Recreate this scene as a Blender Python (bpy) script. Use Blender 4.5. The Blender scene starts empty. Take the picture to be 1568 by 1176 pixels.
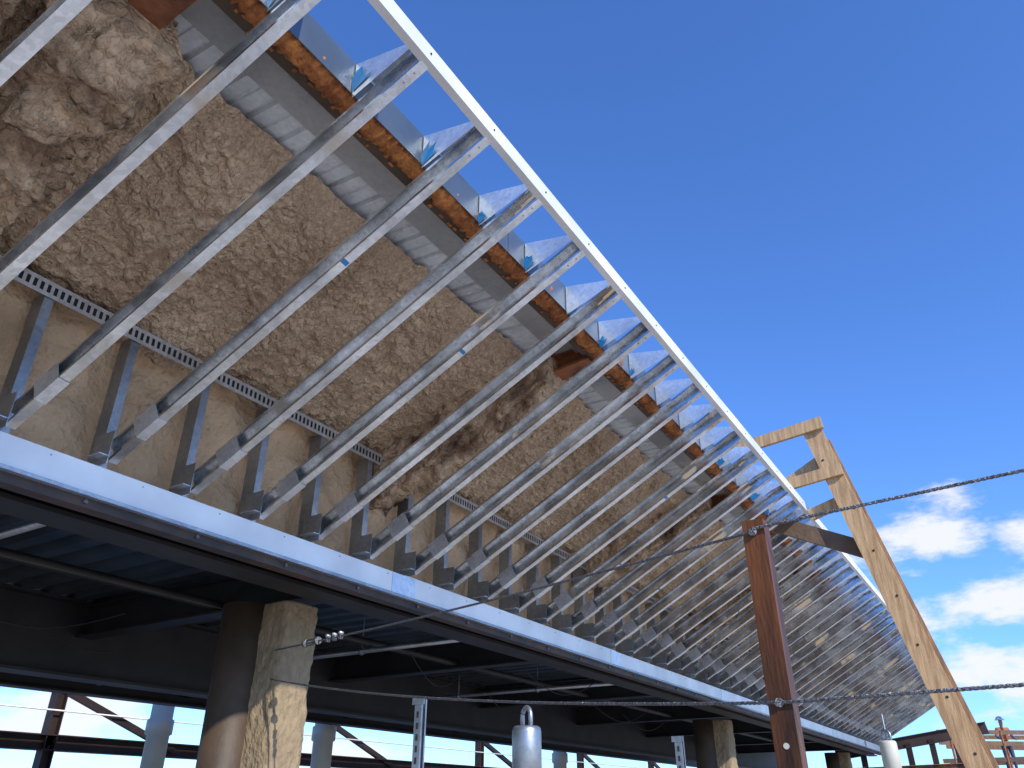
import bpy, bmesh, math, random
from mathutils import Vector, noise, Matrix
random.seed(7)
H=1.65   # camera height above the ground
scene=bpy.context.scene
col=scene.collection

# ------------------------------------------------------------------ materials
def mat(name, base, rough=0.6, metal=0.0, var=0.25, scale=6.0, bump=0.0, bscale=40.0, c2=None, detail=4, spangle=0.0, stretch=(1,1,1), stain=None, bdist=0.02, fine=None, spec=None, lum=0.72, ramp=(0.35,0.65), popcorn=0):
    m=bpy.data.materials.new(name); m.use_nodes=True
    nt=m.node_tree; N=nt.nodes; L=nt.links
    b=N['Principled BSDF']
    if spec is not None: b.inputs['Specular IOR Level'].default_value=spec
    tc=N.new('ShaderNodeTexCoord'); mp=N.new('ShaderNodeMapping'); mp.inputs['Scale'].default_value=stretch
    L.new(tc.outputs['Object'],mp.inputs['Vector'])
    n=N.new('ShaderNodeTexNoise'); n.inputs['Scale'].default_value=scale; n.inputs['Detail'].default_value=detail
    L.new(mp.outputs['Vector'],n.inputs['Vector'])
    r=N.new('ShaderNodeValToRGB')
    if c2 is None: c2=tuple(c*(1-var) for c in base)
    r.color_ramp.elements[0].position=ramp[0]; r.color_ramp.elements[1].position=ramp[1]
    r.color_ramp.elements[0].color=(*c2,1); r.color_ramp.elements[1].color=(*base,1)
    L.new(n.outputs['Fac'],r.inputs['Fac'])
    out=r.outputs['Color']
    if fine:
        nf=N.new('ShaderNodeTexNoise'); nf.inputs['Scale'].default_value=fine; nf.inputs['Detail'].default_value=3
        L.new(mp.outputs['Vector'],nf.inputs['Vector'])
        fr_=N.new('ShaderNodeMapRange'); fr_.inputs[1].default_value=0.35; fr_.inputs[2].default_value=0.65; fr_.inputs[3].default_value=lum; fr_.inputs[4].default_value=1.1
        L.new(nf.outputs['Fac'],fr_.inputs[0])
        mx=N.new('ShaderNodeMixRGB'); mx.blend_type='MULTIPLY'; mx.inputs[0].default_value=1
        L.new(out,mx.inputs[1]); L.new(fr_.outputs[0],mx.inputs[2]); out=mx.outputs[0]
    b.inputs['Metallic'].default_value=metal
    if spangle>0:
        v=N.new('ShaderNodeTexVoronoi'); v.inputs['Scale'].default_value=55
        L.new(mp.outputs['Vector'],v.inputs['Vector'])
        hs=N.new('ShaderNodeMapRange'); hs.inputs[3].default_value=1-spangle; hs.inputs[4].default_value=1+spangle*0.3
        L.new(v.outputs['Color'],hs.inputs[0])
        mx=N.new('ShaderNodeMixRGB'); mx.blend_type='MULTIPLY'; mx.inputs[0].default_value=1
        L.new(out,mx.inputs[1]); L.new(hs.outputs[0],mx.inputs[2]); out=mx.outputs[0]
        rr=N.new('ShaderNodeMapRange'); rr.inputs[3].default_value=rough-0.12; rr.inputs[4].default_value=rough+0.18
        L.new(n.outputs['Fac'],rr.inputs[0]); L.new(rr.outputs[0],b.inputs['Roughness'])
    else:
        b.inputs['Roughness'].default_value=rough
    if stain:
        ns=N.new('ShaderNodeTexNoise'); ns.inputs['Scale'].default_value=2.6; ns.inputs['Detail'].default_value=5
        L.new(tc.outputs['Object'],ns.inputs['Vector'])
        sr=N.new('ShaderNodeMapRange'); sr.inputs[1].default_value=0.60; sr.inputs[2].default_value=0.68; L.new(ns.outputs['Fac'],sr.inputs[0])
        mx=N.new('ShaderNodeMixRGB'); L.new(sr.outputs[0],mx.inputs[0]); L.new(out,mx.inputs[1]); mx.inputs[2].default_value=(*stain,1); out=mx.outputs[0]
        mm=N.new('ShaderNodeMapRange'); mm.inputs[3].default_value=metal; mm.inputs[4].default_value=0.1; L.new(sr.outputs[0],mm.inputs[0]); L.new(mm.outputs[0],b.inputs['Metallic'])
    L.new(out,b.inputs['Base Color'])
    if bump>0:
        n2=N.new('ShaderNodeTexNoise'); n2.inputs['Scale'].default_value=bscale; n2.inputs['Detail'].default_value=4
        L.new(mp.outputs['Vector'],n2.inputs['Vector'])
        h=n2.outputs['Fac']
        if popcorn:
            vv=N.new('ShaderNodeTexVoronoi'); vv.inputs['Scale'].default_value=popcorn
            mxv=N.new('ShaderNodeMixRGB'); mxv.inputs[0].default_value=0.06; L.new(mp.outputs['Vector'],mxv.inputs[1]); L.new(n2.outputs['Color'],mxv.inputs[2])
            L.new(mxv.outputs[0],vv.inputs['Vector'])
            ma=N.new('ShaderNodeMath'); ma.operation='MULTIPLY_ADD'; L.new(vv.outputs['Distance'],ma.inputs[0]); ma.inputs[1].default_value=-0.9; L.new(h,ma.inputs[2]); h=ma.outputs[0]
        bp=N.new('ShaderNodeBump'); bp.inputs['Strength'].default_value=bump; bp.inputs['Distance'].default_value=bdist
        L.new(h,bp.inputs['Height']); L.new(bp.outputs['Normal'],b.inputs['Normal'])
    return m
M={}
M['galv']=mat('galvanized_steel',(0.86,0.88,0.89),0.22,0.92,0.38,5,0.05,12,spangle=0.22,stain=(0.46,0.37,0.27))
M['galv_b']=mat('galvanized_bright',(0.84,0.86,0.88),0.26,0.7,0.2,4,0.05,12,spangle=0.2)
M['strip']=mat('deck_zinc',(0.86,0.87,0.87),0.28,0.25,0.28,3,0.03,12,spangle=0.15)
M['closure']=mat('closure_zinc',(0.64,0.63,0.61),0.26,0.5,0.4,1.6,0.03,12,spangle=0.12)
M['galv_dull']=mat('galvanized_dull',(0.44,0.47,0.50),0.38,0.85,0.3,4,0.05,10,spangle=0.2)
M['fascia']=mat('fascia_sheet',(0.20,0.24,0.27),0.38,0.7,0.3,3,0.05,10)
M['white']=mat('bright_zinc_track',(0.84,0.83,0.81),0.38,0.2,0.22,2.0,0.02,10)
M['foam']=mat('spray_foam',(0.76,0.55,0.36),0.85,0,0.3,2.0,1.0,42,c2=(0.54,0.37,0.23),bdist=0.032,fine=60,lum=0.84,ramp=(0.3,0.62),popcorn=32)
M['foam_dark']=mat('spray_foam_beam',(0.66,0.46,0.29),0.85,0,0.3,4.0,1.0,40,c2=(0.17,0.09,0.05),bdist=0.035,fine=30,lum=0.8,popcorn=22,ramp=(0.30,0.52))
M['foam_wall']=mat('foam_wall',(0.74,0.50,0.30),0.85,0,0.3,2.5,0.9,30,c2=(0.50,0.33,0.19),bdist=0.03)
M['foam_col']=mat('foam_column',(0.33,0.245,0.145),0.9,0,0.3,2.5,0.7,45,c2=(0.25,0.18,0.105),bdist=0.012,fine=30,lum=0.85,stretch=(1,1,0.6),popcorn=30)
M['brown']=mat('brown_primer',(0.095,0.06,0.036),0.6,0,0.4,4,0.2,20)
M['ledger']=mat('ledger_steel',(0.075,0.045,0.032),0.6,0.1,0.5,6,0.2,20,c2=(0.03,0.024,0.022))
M['rust']=mat('rust_steel',(0.30,0.10,0.035),0.6,0.1,0.5,9,0.4,40,c2=(0.10,0.035,0.015))
M['bead']=mat('rust_foam_bead',(0.66,0.25,0.065),0.8,0,0.5,10,0.9,60,c2=(0.34,0.105,0.03),fine=35,lum=0.6)
M['redox']=mat('red_oxide_primer',(0.14,0.05,0.017),0.45,0.0,0.5,3.5,0.2,25,c2=(0.03,0.014,0.008),spec=0.2,stretch=(5,5,0.8))
M['dark']=mat('dark_steel',(0.024,0.021,0.020),0.6,0.1,0.5,3,0.1,10)
M['framered']=mat('frame_steel',(0.035,0.018,0.015),0.6,0.1,0.5,3,0.1,10)
M['deck']=mat('metal_deck',(0.09,0.105,0.115),0.45,0.6,0.4,2,0.0,10)
M['wood']=mat('lumber',(0.56,0.36,0.18),0.7,0,0.3,5,0.25,30,c2=(0.36,0.21,0.10),stretch=(9,9,0.9))
M['wood2']=mat('lumber_shaded',(0.34,0.20,0.10),0.75,0,0.3,5,0.25,30,c2=(0.20,0.11,0.06),stretch=(9,9,0.9))  # darker lumber copy: shade of the second leg board put in its colour
M['wood_dark']=mat('old_lumber',(0.16,0.10,0.06),0.7,0,0.3,6,0.3,30)
M['blue']=mat('blue_film',(0.01,0.20,0.48),0.30,0,0.3,5)
M['concrete']=mat('concrete',(0.60,0.56,0.49),0.85,0,0.2,0.4,0.2,8)
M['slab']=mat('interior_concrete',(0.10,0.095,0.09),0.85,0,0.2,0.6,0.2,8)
M['pale']=mat('pale_steel_paint',(0.55,0.53,0.44),0.5,0.0,0.15,3)
M['cable']=mat('wire_rope',(0.20,0.20,0.21),0.4,0.7,0.4,80,0.6,120)
M['black']=mat('black_gap',(0.02,0.018,0.016),0.8)
M['roof']=mat('roof_sheet',(0.35,0.37,0.38),0.5,0.4,0.2,2)
M['skin']=mat('skin',(0.40,0.23,0.16),0.6)
M['vest']=mat('orange_vest',(0.40,0.12,0.04),0.7)
M['jeans']=mat('work_trousers',(0.05,0.07,0.13),0.8)
M['hat']=mat('hard_hat',(0.35,0.42,0.55),0.35)
M['shirt']=mat('work_shirt',(0.06,0.10,0.20),0.8)

# ------------------------------------------------------------------ helpers
class B:
    def __init__(s): s.bm=bmesh.new(); s.mats=[]
    def mi(s,k):
        if k not in s.mats: s.mats.append(k)
        return s.mats.index(k)
    def face(s,pts,k):
        vs=[s.bm.verts.new(p) for p in pts]
        f=s.bm.faces.new(vs); f.material_index=s.mi(k); return f
    def prism(s,outline,p0,p1,a,b,k,cap=True):
        """sweep a 2D outline (x along b, y along a) from p0 to p1"""
        r0=[s.bm.verts.new(p0+b*x+a*y) for x,y in outline]
        r1=[s.bm.verts.new(p1+b*x+a*y) for x,y in outline]
        n=len(outline); mi=s.mi(k)
        for i in range(n):
            f=s.bm.faces.new((r0[i],r0[(i+1)%n],r1[(i+1)%n],r1[i])); f.material_index=mi
        if cap:
            f=s.bm.faces.new(r0[::-1]); f.material_index=mi
            f=s.bm.faces.new(r1); f.material_index=mi
    def box(s,c,sz,k,rot=None):
        x,y,z=sz[0]/2,sz[1]/2,sz[2]/2
        pts=[Vector((i*x,j*y,l*z)) for l in(-1,1) for j in(-1,1) for i in(-1,1)]
        if rot: pts=[rot@p for p in pts]
        v=[s.bm.verts.new(Vector(c)+p) for p in pts]; mi=s.mi(k)
        for q in((0,2,3,1),(4,5,7,6),(0,1,5,4),(2,6,7,3),(0,4,6,2),(1,3,7,5)):
            f=s.bm.faces.new([v[i] for i in q]); f.material_index=mi
    def beam(s,p0,p1,w,d,k,up=Vector((0,0,1))):
        p0=Vector(p0);p1=Vector(p1);t=(p1-p0).normalized()
        b=t.cross(up).normalized(); a=b.cross(t).normalized()
        s.prism([(-w/2,-d/2),(w/2,-d/2),(w/2,d/2),(-w/2,d/2)],p0,p1,a,b,k)
    def ibeam(s,p0,p1,w,d,k,tf=0.015,tw=0.01,up=Vector((0,0,1))):
        p0=Vector(p0);p1=Vector(p1);t=(p1-p0).normalized()
        b=t.cross(up).normalized(); a=b.cross(t).normalized()
        W=w/2;D=d/2;q=tw/2
        s.prism([(-W,-D),(W,-D),(W,-D+tf),(q,-D+tf),(q,D-tf),(W,D-tf),(W,D),(-W,D),(-W,D-tf),(-q,D-tf),(-q,-D+tf),(-W,-D+tf)],p0,p1,a,b,k)
    def tube(s,pts,r,k,n=8):
        rings=[];mi=s.mi(k)
        pts=[Vector(p) for p in pts]
        for i,p in enumerate(pts):
            t=(pts[min(i+1,len(pts)-1)]-pts[max(i-1,0)]).normalized()
            u=Vector((0,0,1)) if abs(t.z)<0.9 else Vector((1,0,0))
            b=t.cross(u).normalized();a=b.cross(t)
            rr=r[i] if isinstance(r,(list,tuple)) else r
            rings.append([s.bm.verts.new(p+(b*math.cos(q)+a*math.sin(q))*rr) for q in [2*math.pi*j/n for j in range(n)]])
        for i in range(len(rings)-1):
            for j in range(n):
                f=s.bm.faces.new((rings[i][j],rings[i][(j+1)%n],rings[i+1][(j+1)%n],rings[i+1][j])); f.material_index=mi; f.smooth=n>6
        for rg in(rings[0][::-1],rings[-1]):
            f=s.bm.faces.new(rg); f.material_index=mi
    def obj(s,name,parent=None,fix=True):
        if fix: bmesh.ops.recalc_face_normals(s.bm,faces=s.bm.faces[:])
        me=bpy.data.meshes.new(name); s.bm.to_mesh(me); s.bm.free()
        for k in s.mats: me.materials.append(M[k])
        o=bpy.data.objects.new(name,me); col.objects.link(o)
        if parent: o.parent=parent
        return o
def empty(name):
    o=bpy.data.objects.new(name,None); col.objects.link(o); return o
def P(v,u,z): return Vector((v,u,z+H))
X=Vector((1,0,0));Y=Vector((0,1,0));Z=Vector((0,0,1))

# ------------------------------------------------------------------ key dimensions
V0,Z0=-3.10,1.25        # lower track
V1,Z1=-1.2325,2.326     # upper edge
SP=0.415; SKEW=0.15
U_START=-2.4; U_END=21.0
slope=(Vector((V1-V0,0,Z1-Z0))).normalized()
nrm=Vector((-slope.z,0,slope.x))

canopy=empty('metal_stud_canopy_frame')
def cprof(D,W,L,t,flip=False):
    o=[(0,0),(W,0),(W,L),(W-t,L),(W-t,t),(t,t),(t,D-t),(W-t,D-t),(W-t,D-L),(W,D-L),(W,D),(0,D)]
    return [(W-x,y) for x,y in o] if flip else o
b=B(); bc=B(); bs=B(); bg=B()
i=-7
while True:
    ut=1.413+i*SP
    if ut>U_END: break
    jit=random.uniform(-.012,.012)
    p0=P(V0+0.06,ut-SKEW+jit,Z0+0.035+random.uniform(-.004,.004)); p1=P(V1-0.01,ut,Z1-0.006)
    t=(p1-p0).normalized(); a=(nrm-t*nrm.dot(t)).normalized(); bb=a.cross(t).normalized()
    if bb.y<0: bb=-bb
    rot=Matrix.Rotation(random.uniform(-.05,.05),3,t); a=rot@a; bb=rot@bb
    b.prism(cprof(0.092,0.041,0.013,0.002,True),p0,p1,a,bb,'galv')
    for s in(0.05,0.10):
        q=p1-t*s+bb*0.02; b.tube([q,q-a*0.003],0.0035,'galv_dull',8)
    s0=0.17+random.uniform(-.02,.02)
    q0=p0+t*s0; q1=p0+t*(s0+0.13)
    bc.prism(cprof(0.100,0.047,0.02,0.002),q0-a*0.004-bb*0.003,q1-a*0.004-bb*0.003,a,bb,'galv_b')
    if random.random()<0.25:
        s1=random.uniform(.6,1.5); q0=p0+t*s1; q1=p0+t*(s1+random.uniform(.015,.035))
        bc.prism([(0,0),(0.030,0),(0.036,0.001),(0,0.001)],q0-a*0.0015,q1-a*0.0015,a,bb,'blue')
    ub=ut-SKEW
    bc.box(P(-3.07,ub-0.012,Z0+0.09),(0.13,0.003,0.15),'galv_dull')
    bc.box(P(-3.06,ub-0.032,Z0+0.05),(0.10,0.04,0.003),'galv_b')
    bs.prism(cprof(0.09,0.041,0.012,0.002),P(-3.20,ub+0.01,1.26),P(-3.20,ub+0.01,1.93),X,Y,'galv_dull')
    g0=ut-0.03+random.uniform(-.01,.01)
    bg.face([P(-1.54,g0,2.46),P(-1.54,g0,2.28),P(-1.27,g0,2.38),P(-1.27,g0,2.405)],'galv_b')
    w=random.uniform(.09,.15)
    bg.face([P(-1.54,g0,2.46),P(-1.27,g0,2.405),P(-1.30,g0+w*0.2,2.405),P(-1.54,g0+w,2.46)],'galv_b')
    if random.random()<0.8:
        n_=7; c=(-1.54,2.28+random.uniform(0,.03)); R=random.uniform(.05,.10)
        pts=[P(c[0]+0.001,g0-0.003,c[1]+0.0)]
        for j in range(n_):
            aa=math.pi/2*j/(n_-1)+0.12; rr=R*random.uniform(.6,1.15)
            pts.append(P(c[0]+math.cos(aa)*rr*0.9,g0-0.003-random.uniform(0,.006),c[1]+math.sin(aa)*rr+ math.cos(aa)*rr*0.35))
        bg.face(pts,'blue')
    i+=1
o=b.obj('rafters',canopy)
bc.obj('splice_clips',canopy); bs.obj('wall_studs',canopy); bg.obj('outrigger_gussets',canopy,fix=False)
b=B()
u=U_START
while u<U_END+0.3:
    u2=min(u+3.05,U_END+0.4)
    dz=random.uniform(-.003,.003)
    b.prism([(0,0),(0.05,0),(0.05,0.003),(0.003,0.003),(0.003,0.122),(0.11,0.122),(0.11,0.125),(0,0.125)],P(-3.045,u+0.002,1.133+dz),P(-3.045,u2-0.002,1.133+dz),Z,-X,'white')
    b.prism([(0,0),(0.0025,0),(0.0025,0.118),(0,0.118)],P(-3.0415,u2-0.12,1.136),P(-3.0415,u2+0.10,1.136),Z,-X,'galv_b')
    u=u2
u=-0.2
while u<U_END:
    b.tube([P(-3.045,u,1.235),P(-3.042,u,1.235)],0.004,'galv_dull',6); u+=SP
b.obj('lower_track',canopy)
b=B()
b.prism([(0,0),(0.004,0),(0.004,0.016),(0,0.016)],P(-3.03,U_START,1.118),P(-3.03,U_END,1.118),Z,-X,'galv_dull')
b.prism([(0,0),(0.07,0),(0.07,0.006),(0.006,0.006),(0.006,0.04),(0,0.04)],P(-3.06,U_START,1.078),P(-3.06,U_END,1.078),Z,-X,'ledger')
u=0
while u<U_END:
    b.tube([P(-3.058,u,1.10),P(-3.048,u,1.10)],0.009,'cable',8); u+=0.55
b.obj('ledger_angle',canopy)
b=B()
u=U_START
while u<U_END:
    u2=min(u+3.05,U_END)
    b.prism([(0,0),(0.033,0.0),(0.033,0.0025),(0.0025,0.0025),(0.0025,0.076),(0.033,0.076),(0.033,0.0785),(0,0.0785)],P(V1+0.012,u,Z1-0.008),P(V1+0.012,u2-0.002,Z1-0.008),Z,-X,'white')
    u=u2
i=-7
while 1.413+i*SP<U_END:
    ut=1.413+i*SP+0.02
    b.tube([P(V1+0.012,ut,Z1+0.03),P(V1+0.016,ut,Z1+0.03)],0.004,'dark',8)
    i+=1
b.obj('edge_track',canopy)
b=B()
b.face([P(-3.20,U_START,1.985),P(-3.10,U_START,1.985),P(-3.10,U_END,1.985),P(-3.20,U_END,1.985)],'galv')
b.box(P(-3.10,(U_START+U_END)/2,1.975),(0.002,U_END-U_START,0.018),'galv_b')
b.box(P(-3.10,(U_START+U_END)/2,1.918),(0.002,U_END-U_START,0.018),'galv_b')
u=U_START
while u<10:
    b.box(P(-3.10,u,1.9465),(0.002,0.014,0.039),'galv_b'); u+=0.03
b.box(P(-3.104,(U_START+U_END)/2,1.945),(0.002,U_END-U_START,0.05),'black')
b.obj('slotted_track',canopy)

# ------------------------------------------------------------------ building
bld=empty('building_under_construction')
def grid_mesh(name,us,n,f,k,parent=bld,smooth=True):
    bb=B(); mi=bb.mi(k); prev=None
    for u in us:
        row=[bb.bm.verts.new(f(u,j/n)) for j in range(n+1)]
        if prev:
            for j in range(n):
                q=bb.bm.faces.new((prev[j],prev[j+1],row[j+1],row[j])); q.smooth=smooth
        prev=row
    return bb.obj(name,parent,fix=False)
us=[];u=U_START
while u<U_END+0.5:
    us.append(u); u+= 0.014 if -0.3<u<6 else (0.05 if u<12 else 0.15)
def nz(x,y,z=0): return noise.noise(Vector((x,y,z)))
def foam_ceiling(u,s):
    edge=-2.04+0.014*nz(u*3,1.7)+0.024*nz(u*16,5)
    v=-3.30+(edge+3.30)*s
    z=2.0+(v+3.30)/1.28*0.38
    rib=abs(math.sin(math.pi*u/0.30))**0.5
    fade=1-max(0,(s-0.92))/0.08
    z+= -0.042*rib*max(0,(s-0.2))/0.8*(0.2+0.8*fade)*(0.6+0.9*nz(u*1.5,v*2,4))
    l1=1-abs(nz(u*6,v*7,3))*2.2; l2=1-abs(nz(u*15,v*16,7))*2.2
    lump=max(0,nz(u*1.7+4,v*2.6,11))**1.2
    z-= (0.065*nz(u*2.0,v*2.0)+0.14*lump-0.026*l1*(0.7+nz(u*1.2,v*1.2,9))-0.018*l2+0.022*nz(u*24,v*24,5)+0.013*nz(u*44,v*44,2))*(0.25+0.75*fade)+0.02*fade
    z+=0.03*(1-fade)
    return P(v,u,z)
grid_mesh('spray_foam_soffit',us,90,foam_ceiling,'foam')
def foam_wall(u,s):
    z=1.16+s*0.86
    v=-3.235-0.02*abs(math.sin(math.pi*(u+0.1)/SP))+0.045*nz(u*3,z*4,9)+0.022*nz(u*9,z*10,2)+0.010*nz(u*26,z*26,2)
    if s>0.75: v+= (s-0.75)*0.18*(1+1.5*nz(u*3,7)+nz(u*11,3))
    return P(v,u,z)
grid_mesh('spray_foam_wall',us,34,foam_wall,'foam_wall')
def foam_beam(uc,w,d,end=True):
    n=44; bb=B(); k=bb.mi('foam_dark'); prev=None
    for i in range(130):
        s=i/129; v=-3.32+s*1.42
        zc=2.03+(v+3.30)/1.28*0.38-d*0.40
        row=[]
        for j in range(n):
            a=2*math.pi*j/n
            cx=math.copysign(abs(math.cos(a))**0.55,math.cos(a)); cz=math.copysign(abs(math.sin(a))**0.55,math.sin(a))
            sc=1+0.50*nz(v*3.2,a*1.0+uc,uc)+0.46*nz(v*8,math.cos(a)*3+uc,math.sin(a)*3)+0.20*nz(v*24,math.cos(a)*6+uc,math.sin(a)*6)
            tap=1.0 if s<0.8 else 1-(s-0.8)*1.6
            row.append(bb.bm.verts.new(P(v,uc+cx*w/2*sc,zc+cz*d/2*sc*tap)))
        if prev:
            for j in range(n):
                q=bb.bm.faces.new((prev[j],prev[(j+1)%n],row[(j+1)%n],row[j])); q.smooth=True
        else: bb.bm.faces.new(row)
        prev=row
    bb.bm.faces.new(prev)
    bb.obj('foam_wrapped_beam',bld)
    if end:
        b2=B(); b2.ibeam(P(-1.95,uc,2.34),P(-1.68,uc,2.37),0.12,0.12,'rust'); b2.obj('cantilever_beam_end',bld)
foam_beam(0.78,0.30,0.36); foam_beam(0.40,0.22,0.26,False)
for uc in(3.62,6.45,9.3,12.1,14.9,17.7): foam_beam(uc,0.25,0.33)
b=B()
u=U_START
pts=[]
while u<U_END:
    pts+= [(u,0),(u+0.05,0),(u+0.056,0.008),(u+0.066,0.008),(u+0.072,0),(u+0.128,0),(u+0.134,0.020),(u+0.15,0.020)]; u+=0.156
for (ua,za),(ub,zb) in zip(pts[:-1],pts[1:]):
    b.face([P(-2.20,ua,2.435+za),P(-2.20,ub,2.435+zb),P(-1.89,ub,2.425+zb),P(-1.89,ua,2.425+za)],'strip')
b.obj('deck_strip',bld,fix=False)
b=B()
u=U_START
while u<U_END:
    u2=u+3.05
    b.prism([(0,0),(0.195,0),(0.195,0.004),(0.004,0.004),(0.004,0.012),(0,0.012)],P(-1.885,u,2.405),P(-1.885,u2-0.003,2.405),Z,X,'closure'); u=u2
b.obj('closure_sheet',bld)
b=B()
b.prism([(0,0),(0.09,0),(0.09,0.10),(0.082,0.10),(0.082,0.008),(0,0.008)],P(-1.70,U_START,2.335),P(-1.70,U_END,2.335),Z,X,'brown')
u=0.1
while u<14:
    b.box(P(-1.66+random.uniform(-.03,.02),u,2.333),(random.uniform(.008,.02),random.uniform(.01,.03),0.006),'bead'); u+=random.uniform(.02,.10)
b.obj('roof_edge_angle',bld)
bb=B(); k=bb.mi('bead'); prev=None
u=U_START
while u<U_END:
    r0=0.038+0.014*abs(math.sin(math.pi*(u+0.012*nz(u*7,1))/0.036))*(0.6+0.7*nz(u*5,8))+0.016*nz(u*6,3)
    row=[]
    for j in range(14):
        a=2*math.pi*j/14
        r=r0*(1+0.30*nz(u*35,math.cos(a)*2,math.sin(a)*2))
        row.append(bb.bm.verts.new(P(-1.604+math.cos(a)*r*1.15+0.006*nz(u*9,4),u+0.014*math.sin(a),2.345+math.sin(a)*r)))
    if prev:
        for j in range(14):
            q=bb.bm.faces.new((prev[j],prev[(j+1)%14],row[(j+1)%14],row[j])); q.smooth=True
    prev=row; u+=0.007 if -0.2<u<6 else 0.018
bb.obj('rust_foam_bead',bld)
b=B()
u=U_START
while u<U_END:
    u2=min(u+2.44,U_END)
    b.prism([(0,0),(0.004,0),(0.004,0.16),(0,0.16)],P(-1.550,u,2.31),P(-1.550,u2-0.004,2.31),Z,X,'fascia'); u=u2
b.obj('roof_fascia',bld)
b=B()
b.box(P(-5.35,(U_START+U_END)/2,2.55),(7.0,U_END-U_START,0.16),'roof')
b.box(P(-1.71,(U_START+U_END)/2,2.462),(0.30,U_END-U_START,0.012),'roof')
b.obj('roof',bld)
b=B(); u=U_START-3; pts=[]
while u<U_END+3:
    pts+=[(u,0),(u+0.09,0),(u+0.12,0.05),(u+0.18,0.05)]; u+=0.21
for (ua,za),(ub,zb) in zip(pts[:-1],pts[1:]):
    b.face([P(-8.6,ua,1.44+za),P(-8.6,ub,1.44+zb),P(-3.30,ub,1.44+zb),P(-3.30,ua,1.44+za)],'deck')
b.obj('floor_deck',bld,fix=False)
b=B()
b.ibeam(P(-6.2,-6,1.16),P(-6.2,U_END+4,1.16),0.22,0.56,'dark',0.02,0.014)
b.ibeam(P(-3.42,-6,1.26),P(-3.42,U_END+1,1.26),0.2,0.3,'dark',0.02,0.014)
b.ibeam(P(-8.6,-6,1.26),P(-8.6,U_END+4,1.26),0.2,0.36,'dark',0.02,0.014)
for uc in(0.75,3.62,6.45,9.3,12.1,14.9,17.7,20.5):
    b.ibeam(P(-8.6,uc,1.30),P(-3.42,uc,1.30),0.14,0.24,'dark')
b.obj('floor_beams',bld)
b=B()
for uc,zz in((1.9,1.22),(5.2,1.18),(8.2,1.2)):
    b.tube([P(-8.4,uc,zz),P(-3.5,uc,zz)],0.02,'galv_dull',10)
    v=-8
    while v<-3.5:
        b.tube([P(v,uc,zz),P(v,uc,1.44)],0.005,'galv_dull',6); b.tube([P(v-0.015,uc,zz),P(v+0.015,uc,zz)],0.03,'galv_dull',10); v+=1.1
b.tube([P(-4.6,-5,1.24),P(-4.6,U_END,1.24)],0.03,'dark',10)
for k0 in range(9):
    u0=0.5+k0*1.3+random.uniform(-.3,.3); v0=random.uniform(-6,-4)
    p=P(v0,u0,1.2); q=P(v0+random.uniform(-.4,.4),u0+1.2,1.2)
    b.tube([p.lerp(q,j/10)-Z*0.18*math.sin(math.pi*j/10) for j in range(11)],0.004,'dark',6)
b.obj('sprinkler_pipes',bld)
b=B(); b.box((-5.9,9,0.02),(5.6,30,0.04),'slab'); b.obj('floor_slab',bld)

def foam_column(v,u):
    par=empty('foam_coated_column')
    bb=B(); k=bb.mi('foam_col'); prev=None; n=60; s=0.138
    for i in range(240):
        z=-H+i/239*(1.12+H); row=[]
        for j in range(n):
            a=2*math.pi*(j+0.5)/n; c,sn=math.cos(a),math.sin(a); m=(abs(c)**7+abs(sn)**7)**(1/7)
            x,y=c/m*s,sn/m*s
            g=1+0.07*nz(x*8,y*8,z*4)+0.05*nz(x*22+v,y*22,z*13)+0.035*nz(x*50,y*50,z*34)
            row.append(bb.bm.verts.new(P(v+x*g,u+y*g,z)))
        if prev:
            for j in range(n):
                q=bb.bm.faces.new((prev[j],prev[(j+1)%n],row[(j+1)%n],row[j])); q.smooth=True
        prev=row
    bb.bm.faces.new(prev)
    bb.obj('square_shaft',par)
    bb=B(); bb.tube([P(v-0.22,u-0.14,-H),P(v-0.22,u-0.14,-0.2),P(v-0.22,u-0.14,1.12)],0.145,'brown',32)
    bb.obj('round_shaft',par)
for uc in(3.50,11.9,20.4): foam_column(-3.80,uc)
for v,u,r in((-9.2,9.5,0.15),(-10.4,7.5,0.15),(-9.2,17.0,0.15),(-9.0,26,0.15)):
    b=B(); b.tube([P(v,u,-H),P(v,u,0.9),P(v,u,0.92),P(v,u,1.1),P(v,u,1.12),P(v,u,1.45)],[r,r,r*1.2,r*1.2,r,r],'pale',20)
    b.box((v,u,0.02),(0.5,0.5,0.04),'pale'); b.obj('pipe_column')
fr=empty('distant_steel_frame')
b=B()
v,zb,zt=-11.5,0.80,1.55
b.ibeam(P(v,-6,zb),P(v,40,zb),0.2,0.20,'framered'); b.ibeam(P(v,-6,zt),P(v,40,zt),0.14,0.14,'framered')
u=-4
while u<40:
    b.ibeam(P(v,u,-H),P(v,u,zt),0.16,0.16,'framered',up=Y)
    b.beam(P(v,u,1.5),P(v,u+2.0,0.8),0.08,0.09,'framered')
    b.beam(P(v,u,0.75),P(v-1.6,u+1.2,-0.5),0.08,0.08,'framered'); u+=5.3
b.obj('frame_members',fr)
b=B()
b.tube([P(-11.4,-6,1.2),P(-11.4,40,1.2)],0.012,'white',8)
b.obj('frame_conduit',fr)

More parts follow.
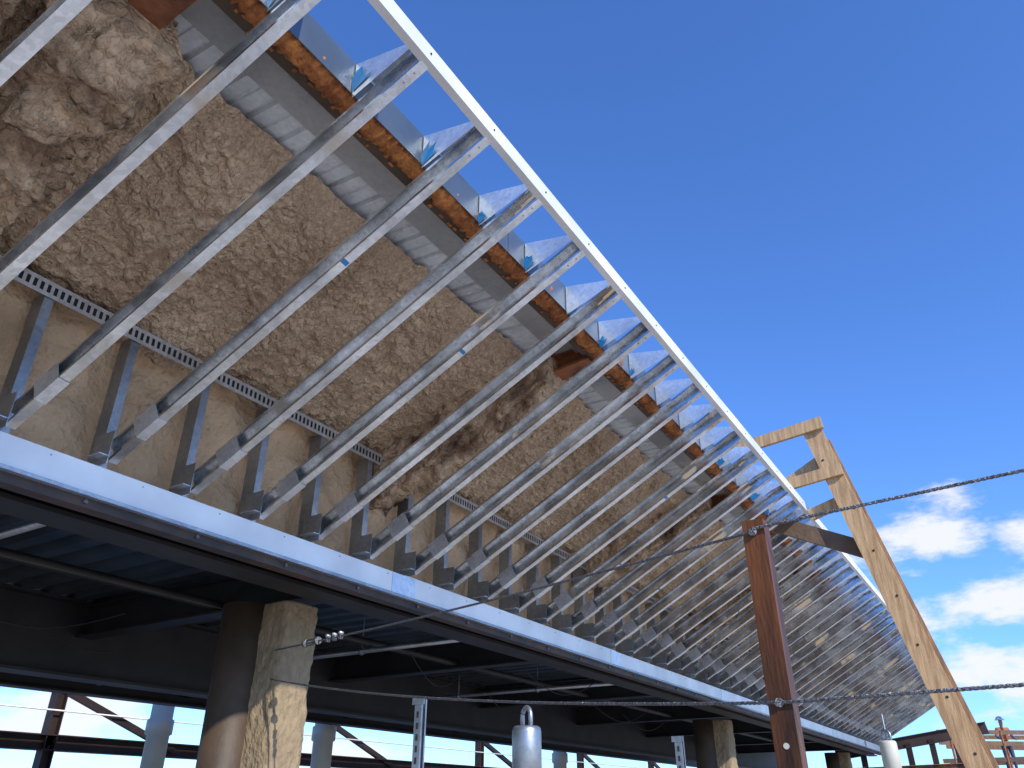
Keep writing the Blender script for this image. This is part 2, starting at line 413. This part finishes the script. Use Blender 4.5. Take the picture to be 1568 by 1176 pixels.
# ------------------------------------------------------------------ guardrail
def guard_post(v,u,top,w=0.064,k='redox',name='guardrail_post',tz=0):
    b=B(); t=0.006; h=w/2
    b.prism([(-h,-h),(h,-h),(h,h),(-h,h),(-h,-h+0.001),(-h+t,-h+t),(-h+t,h-t),(h-t,h-t),(h-t,-h+t),(-h+t,-h+t-0.0005)],P(v,u,-H+0.012),P(v,u,top),Y,X,k)
    b.box(P(v,u,-H+0.006),(0.2,0.2,0.012),k)
    for zz in(0.72,0.25):
        if zz<top-0.02:
            b.tube([P(v,u-h-0.002,zz),P(v,u-h-0.012,zz)],0.012,'cable',10)
    b.tube([P(v,u-h-0.0005,0.145),P(v,u-h-0.002,0.145)],0.008,'pale',10)
    return b.obj(name)
guard_post(-0.56,2.31,0.76)
guard_post(2.6,2.31,0.90)
def strut(v,u,top):
    b=B(); b.prism(cprof(0.041,0.041,0.01,0.002),P(v,u,-H),P(v,u,top),Y,X,'galv_dull')
    b.box(P(v+0.02,u,top-0.01),(0.07,0.006,0.03),'galv_dull')
    z=-H+0.1
    while z<top-0.05: b.box(P(v+0.02,u-0.001,z),(0.012,0.002,0.028),'black'); z+=0.05
    b.obj('strut_post')
strut(-2.52,3.2,0.47); strut(-1.75,4.6,0.36)
def sag(p0,p1,s,n=24): return [p0.lerp(p1,i/n)-Z*s*4*(i/n)*(1-i/n) for i in range(n+1)]
def cable(pts,r=0.0052):
    b=B(); tot=[0]
    for i in range(1,len(pts)): tot.append(tot[-1]+(pts[i]-pts[i-1]).length)
    n=int(tot[-1]/0.008)
    for s in range(3):
        path=[]
        j=0
        for i in range(n+1):
            d=tot[-1]*i/n
            while j<len(tot)-2 and tot[j+1]<d: j+=1
            q=pts[j].lerp(pts[j+1],(d-tot[j])/(tot[j+1]-tot[j]))
            t=(pts[j+1]-pts[j]).normalized(); bx=t.cross(Z).normalized(); az=bx.cross(t)
            a=d/0.045*2*math.pi+s*2.094
            path.append(q+(bx*math.cos(a)+az*math.sin(a))*r*0.5)
        b.tube(path,r*0.55,'cable',5)
    return b.obj('guardrail_cable')
cable(sag(P(-3.68,3.32,0.82),P(-0.56,2.27,0.72),0.015))
cable(sag(P(-0.56,2.27,0.73),P(2.6,2.27,0.88),0.0))
cable(sag(P(-3.68,3.32,0.66),P(-0.56,2.27,0.25),0.045))
cable(sag(P(-0.56,2.27,0.25),P(2.6,2.27,0.28),0.0))
b=B()
a0=P(-3.68,3.32,0.82);a1=P(-0.56,2.27,0.72);d=(a1-a0).normalized()
for off in(-0.014,0.014): b.tube([a0+d*0.40+Z*(off-0.005),a0+d*0.54+Z*(off-0.005)],0.005,'cable',8)
for s in(0.40,0.54): b.tube([a0+d*(s-0.01)-Z*0.005,a0+d*(s+0.012)-Z*0.005],0.02,'cable',10)
for s in(0.66,0.73,0.80):
    b.box(a0+d*s-Z*0.008,(0.014,0.02,0.035),'cable'); b.tube([a0+d*s+Z*0.006-Y*0.012,a0+d*s+Z*0.006+Y*0.012],0.008,'galv_b',8)
b.obj('turnbuckle')
def eye_post(v,u,top,r,k,rod=0):
    b=B()
    b.tube([P(v,u,-H),P(v,u,top-0.30),P(v,u,top-0.299),P(v,u,top-0.02),P(v,u,top-0.006),P(v,u,top)],[r*0.7,r*0.7,r,r,r*0.94,r*0.8],k,28)
    b.box((v,u,0.006),(0.25,0.25,0.012),k)
    n=20;pts=[]
    for i in range(n+1):
        a=math.pi*i/n; pts.append(P(v+math.cos(a)*0.034*0.85,u-math.cos(a)*0.034*0.5,top+0.035+math.sin(a)*0.034))
    pts=[pts[0]-Z*0.05]+pts+[pts[-1]-Z*0.05]
    b.tube(pts,0.009,'galv_dull',10)
    if rod: b.tube([P(v,u,top),P(v,u,top+rod)],0.006,'galv_dull',6)
    b.obj('lifting_eye_post')
eye_post(-1.71,2.89,0.29,0.058,'galv_dull')
eye_post(-0.93,6.74,0.44,0.06,'pale',0.18)

# ------------------------------------------------------------------ wooden guard frame
b=B(); UC=6.9
b.beam(P(0.05,UC,-H),P(-1.05,UC,3.10),0.04,0.165,'wood',up=X)
b.beam(P(0.10,UC+0.043,-H),P(-0.985,UC+0.043,2.90),0.04,0.165,'wood2',up=X)
b.beam(P(-0.93,UC-0.042,3.07),P(-1.75,UC-0.042,2.98),0.04,0.11,'wood')
b.beam(P(-0.85,UC-0.042,2.60),P(-1.48,UC-0.042,2.53),0.04,0.10,'wood')
b.beam(P(-1.03,UC+0.09,2.76),P(-1.45,UC+0.09,2.55),0.04,0.10,'wood')
b.beam(P(-0.85,UC+0.09,2.38),P(-1.2,UC+0.09,2.28),0.04,0.10,'wood')
b.beam(P(-1.70,UC+0.09,3.0),P(-1.70,UC+0.09,2.64),0.04,0.09,'wood2')
b.beam(P(-0.72,UC+0.10,1.86),P(-1.6,UC+0.10,2.30),0.04,0.14,'wood_dark')
for s in(0.42,0.5,0.58,0.66,0.74,0.82,0.92):
    p=P(0.05,UC-0.021,-H).lerp(P(-1.05,UC-0.021,3.10),s)+X*random.uniform(-.04,.04); b.tube([p,p-Y*0.003],0.010,'dark',8)
b.obj('wooden_guard_frame')

# ------------------------------------------------------------------ far end scaffold
b=B()
for v in(-2.6,-1.0,0.6,2.2):
    for u in(34,36.5):
        b.tube([P(v,u,-H),P(v,u,2.4 if v!=0.6 else 5.2)],0.04,'rust' if v!=2.2 else 'wood',8)
for z in(0.8,1.5,2.1,2.45):
    for u in(34,36.5): b.beam(P(-3,u,z),P(2.8,u,z-(0.3 if z>2 else 0)),0.05,0.14,'wood2' if z!=1.5 else 'wood_dark')
for v in(-2.6,-1.0,0.6): b.beam(P(v,34,-0.2),P(v+1.6,34,0.9),0.05,0.08,'wood')
for j in range(8): b.box(P(-0.1,34.1+j*0.33,1.06),(6.2,0.30,0.05),'wood')
b.obj('timber_scaffold')
b=B()
for j in range(6):
    b.ibeam(P(-3.6+j*0.5,21.8+j*0.1,-H),P(-3.6+j*0.5,21.8+j*0.1,1.2+0.08*j),0.12,0.12,'framered',up=Y)
b.ibeam(P(-4.2,21.7,1.15),P(-0.9,22.3,1.65),0.15,0.25,'framered')
b.ibeam(P(-4.2,21.7,0.75),P(-0.9,22.3,0.85),0.15,0.2,'rust')
b.obj('end_bay_steel')

# ------------------------------------------------------------------ workers
def worker(v,u,z,face):
    par=empty('construction_worker')
    def skin(name,verts,edges,rad,k,sub=2):
        me=bpy.data.meshes.new(name); me.from_pydata(verts,edges,[]); me.materials.append(M[k])
        o=bpy.data.objects.new(name,me); col.objects.link(o); o.parent=par
        sk=o.modifiers.new('s','SKIN'); sk.use_smooth_shade=True
        for i,r in enumerate(rad): me.skin_vertices[0].data[i].radius=(r[0],r[1]) if isinstance(r,tuple) else (r,r)
        me.skin_vertices[0].data[0].use_root=True
        s=o.modifiers.new('ss','SUBSURF'); s.levels=sub; s.render_levels=sub
        return o
    skin('legs',[(0,0,0.95),(0.1,0,0.88),(0.12,-0.02,0.48),(0.13,0,0.09),(0.13,-0.14,0.05),(-0.1,0,0.88),(-0.12,-0.04,0.48),(-0.13,0.05,0.09),(-0.13,-0.09,0.05)],
         [(0,1),(1,2),(2,3),(3,4),(0,5),(5,6),(6,7),(7,8)],[(.14,.11),.095,.065,.045,.035,.095,.065,.045,.035],'jeans')
    skin('torso',[(0,0,1.0),(0,0,1.2),(0,0,1.4),(0.17,0,1.42),(0.27,-0.05,1.15),(-0.17,0,1.42),(-0.28,-0.03,1.16)],
         [(0,1),(1,2),(2,3),(3,4),(2,5),(5,6)],[(.16,.11),(.15,.11),(.14,.10),.07,.045,.07,.045],'vest')
    skin('head',[(0,0,1.42),(0,-0.01,1.53),(0,-0.03,1.64),(0,-0.02,1.72)],[(0,1),(1,2),(2,3)],[.06,.055,(.075,.095),(.07,.085)],'skin')
    for s in(-1,1):
        skin('forearm',[(0.27*s,-0.05,1.17),(0.22*s,-0.27,1.08),(0.20*s,-0.34,1.06)],[(0,1),(1,2)],[.045,.03,.028],'shirt')
        for f in range(5):
            skin('finger',[(0.20*s+(f-2)*0.014,-0.34,1.06),(0.20*s+(f-2)*0.018,-0.39,1.05),(0.20*s+(f-2)*0.018,-0.42,1.03)],[(0,1),(1,2)],[.012,.009,.008],'skin',1)
    bb=B()
    bb.tube([(0,0,1.715),(0,0,1.725),(0,0,1.73),(0,0,1.78),(0,0,1.82),(0,0,1.84)],[.16,.16,.125,.118,.08,.02],'hat',20)
    bb.box((0,-0.15,1.722),(0.16,0.1,0.012),'hat')
    bb.obj('hard_hat',par)
    par.location=P(v,u,z); par.rotation_euler=(0,0,face)
worker(-0.95,34.8,1.09,0.4)

# ------------------------------------------------------------------ ground
b=B(); b.face([(-3000,-3000,0),(3000,-3000,0),(3000,3000,0),(-3000,3000,0)],'concrete'); b.obj('ground')

# ------------------------------------------------------------------ light & sky
el=math.radians(32); az=math.radians(115)
sd=Vector((math.cos(el)*math.sin(az),math.cos(el)*math.cos(az),math.sin(el)))
ld=bpy.data.lights.new('sun','SUN'); ld.energy=5.0; ld.angle=math.radians(0.5); ld.color=(1,0.94,0.84)
lo=bpy.data.objects.new('sun',ld); col.objects.link(lo); lo.rotation_euler=sd.to_track_quat('Z','Y').to_euler(); lo.location=(0,0,30)
w=bpy.data.worlds.new('World'); scene.world=w; w.use_nodes=True
nt=w.node_tree; N=nt.nodes; L=nt.links
for n in list(N): N.remove(n)
out=N.new('ShaderNodeOutputWorld'); sky=N.new('ShaderNodeTexSky'); sky.sky_type='NISHITA'; sky.sun_disc=False
sky.sun_elevation=el; sky.sun_rotation=az; sky.air_density=1.0; sky.dust_density=0.3; sky.ozone_density=2.5
hs=N.new('ShaderNodeMixRGB'); hs.blend_type='MULTIPLY'; hs.inputs[0].default_value=1; hs.inputs[2].default_value=(0.76,1.18,1.92,1); L.new(sky.outputs[0],hs.inputs[1])
bg=N.new('ShaderNodeBackground'); bg.inputs[1].default_value=0.145; L.new(hs.outputs[0],bg.inputs[0])
tc=N.new('ShaderNodeTexCoord')
mp=N.new('ShaderNodeMapping'); mp.inputs['Scale'].default_value=(1,1,2.4); L.new(tc.outputs['Generated'],mp.inputs['Vector'])
nn=N.new('ShaderNodeTexNoise'); nn.inputs['Scale'].default_value=9; nn.inputs['Detail'].default_value=7; nn.inputs['Roughness'].default_value=0.62; L.new(mp.outputs[0],nn.inputs['Vector'])
def dirv(azd,eld):
    a=math.radians(azd-31.6); e=math.radians(eld); return (math.cos(e)*math.sin(a),math.cos(e)*math.cos(a),math.sin(e)*2.4)
blobs=[(28.5,15.4,0.10),(26,10.8,0.09),(30.5,11.0,0.10),(35,14.6,0.07),(31,7.0,0.10),(-28.5,5.0,0.10),(-12,3.5,0.07),(50,10,0.2),(-60,10,0.25)]
prev=None
for a,e,r in blobs:
    d=N.new('ShaderNodeVectorMath'); d.operation='DISTANCE'; L.new(mp.outputs[0],d.inputs[0]); d.inputs[1].default_value=dirv(a,e)
    m=N.new('ShaderNodeMath'); m.operation='MULTIPLY_ADD'; L.new(d.outputs['Value'],m.inputs[0]); m.inputs[1].default_value=-1/r; m.inputs[2].default_value=1.0
    if prev:
        x=N.new('ShaderNodeMath'); x.operation='MAXIMUM'; L.new(prev,x.inputs[0]); L.new(m.outputs[0],x.inputs[1]); prev=x.outputs[0]
    else: prev=m.outputs[0]
cl=N.new('ShaderNodeMath'); cl.operation='MAXIMUM'; L.new(prev,cl.inputs[0]); cl.inputs[1].default_value=-1.6
nm=N.new('ShaderNodeMath'); nm.operation='MULTIPLY_ADD'; L.new(nn.outputs['Fac'],nm.inputs[0]); nm.inputs[1].default_value=4.5; nm.inputs[2].default_value=-2.2
ad=N.new('ShaderNodeMath'); ad.operation='ADD'; L.new(cl.outputs[0],ad.inputs[0]); L.new(nm.outputs[0],ad.inputs[1])
mr=N.new('ShaderNodeMapRange'); mr.interpolation_type='SMOOTHSTEP'; mr.inputs[1].default_value=0.0; mr.inputs[2].default_value=1.0; mr.inputs[4].default_value=0.95; L.new(ad.outputs[0],mr.inputs[0])
cbg=N.new('ShaderNodeBackground'); cbg.inputs[0].default_value=(0.95,0.97,1,1); cbg.inputs[1].default_value=1.0
mix=N.new('ShaderNodeMixShader'); L.new(mr.outputs[0],mix.inputs[0]); L.new(bg.outputs[0],mix.inputs[1]); L.new(cbg.outputs[0],mix.inputs[2]); L.new(mix.outputs[0],out.inputs[0])

# ------------------------------------------------------------------ camera
cd=bpy.data.cameras.new('camera'); cd.sensor_width=36; cd.lens=1190/1568*36; cd.clip_end=10000; cd.clip_start=0.05
co=bpy.data.objects.new('camera',cd); col.objects.link(co)
co.location=(0,0,H); co.rotation_euler=(math.radians(90+28.7),0,math.radians(31.6))
scene.camera=co
scene.view_settings.view_transform='Standard'; scene.view_settings.look='None'; scene.view_settings.exposure=0
print('DONE')
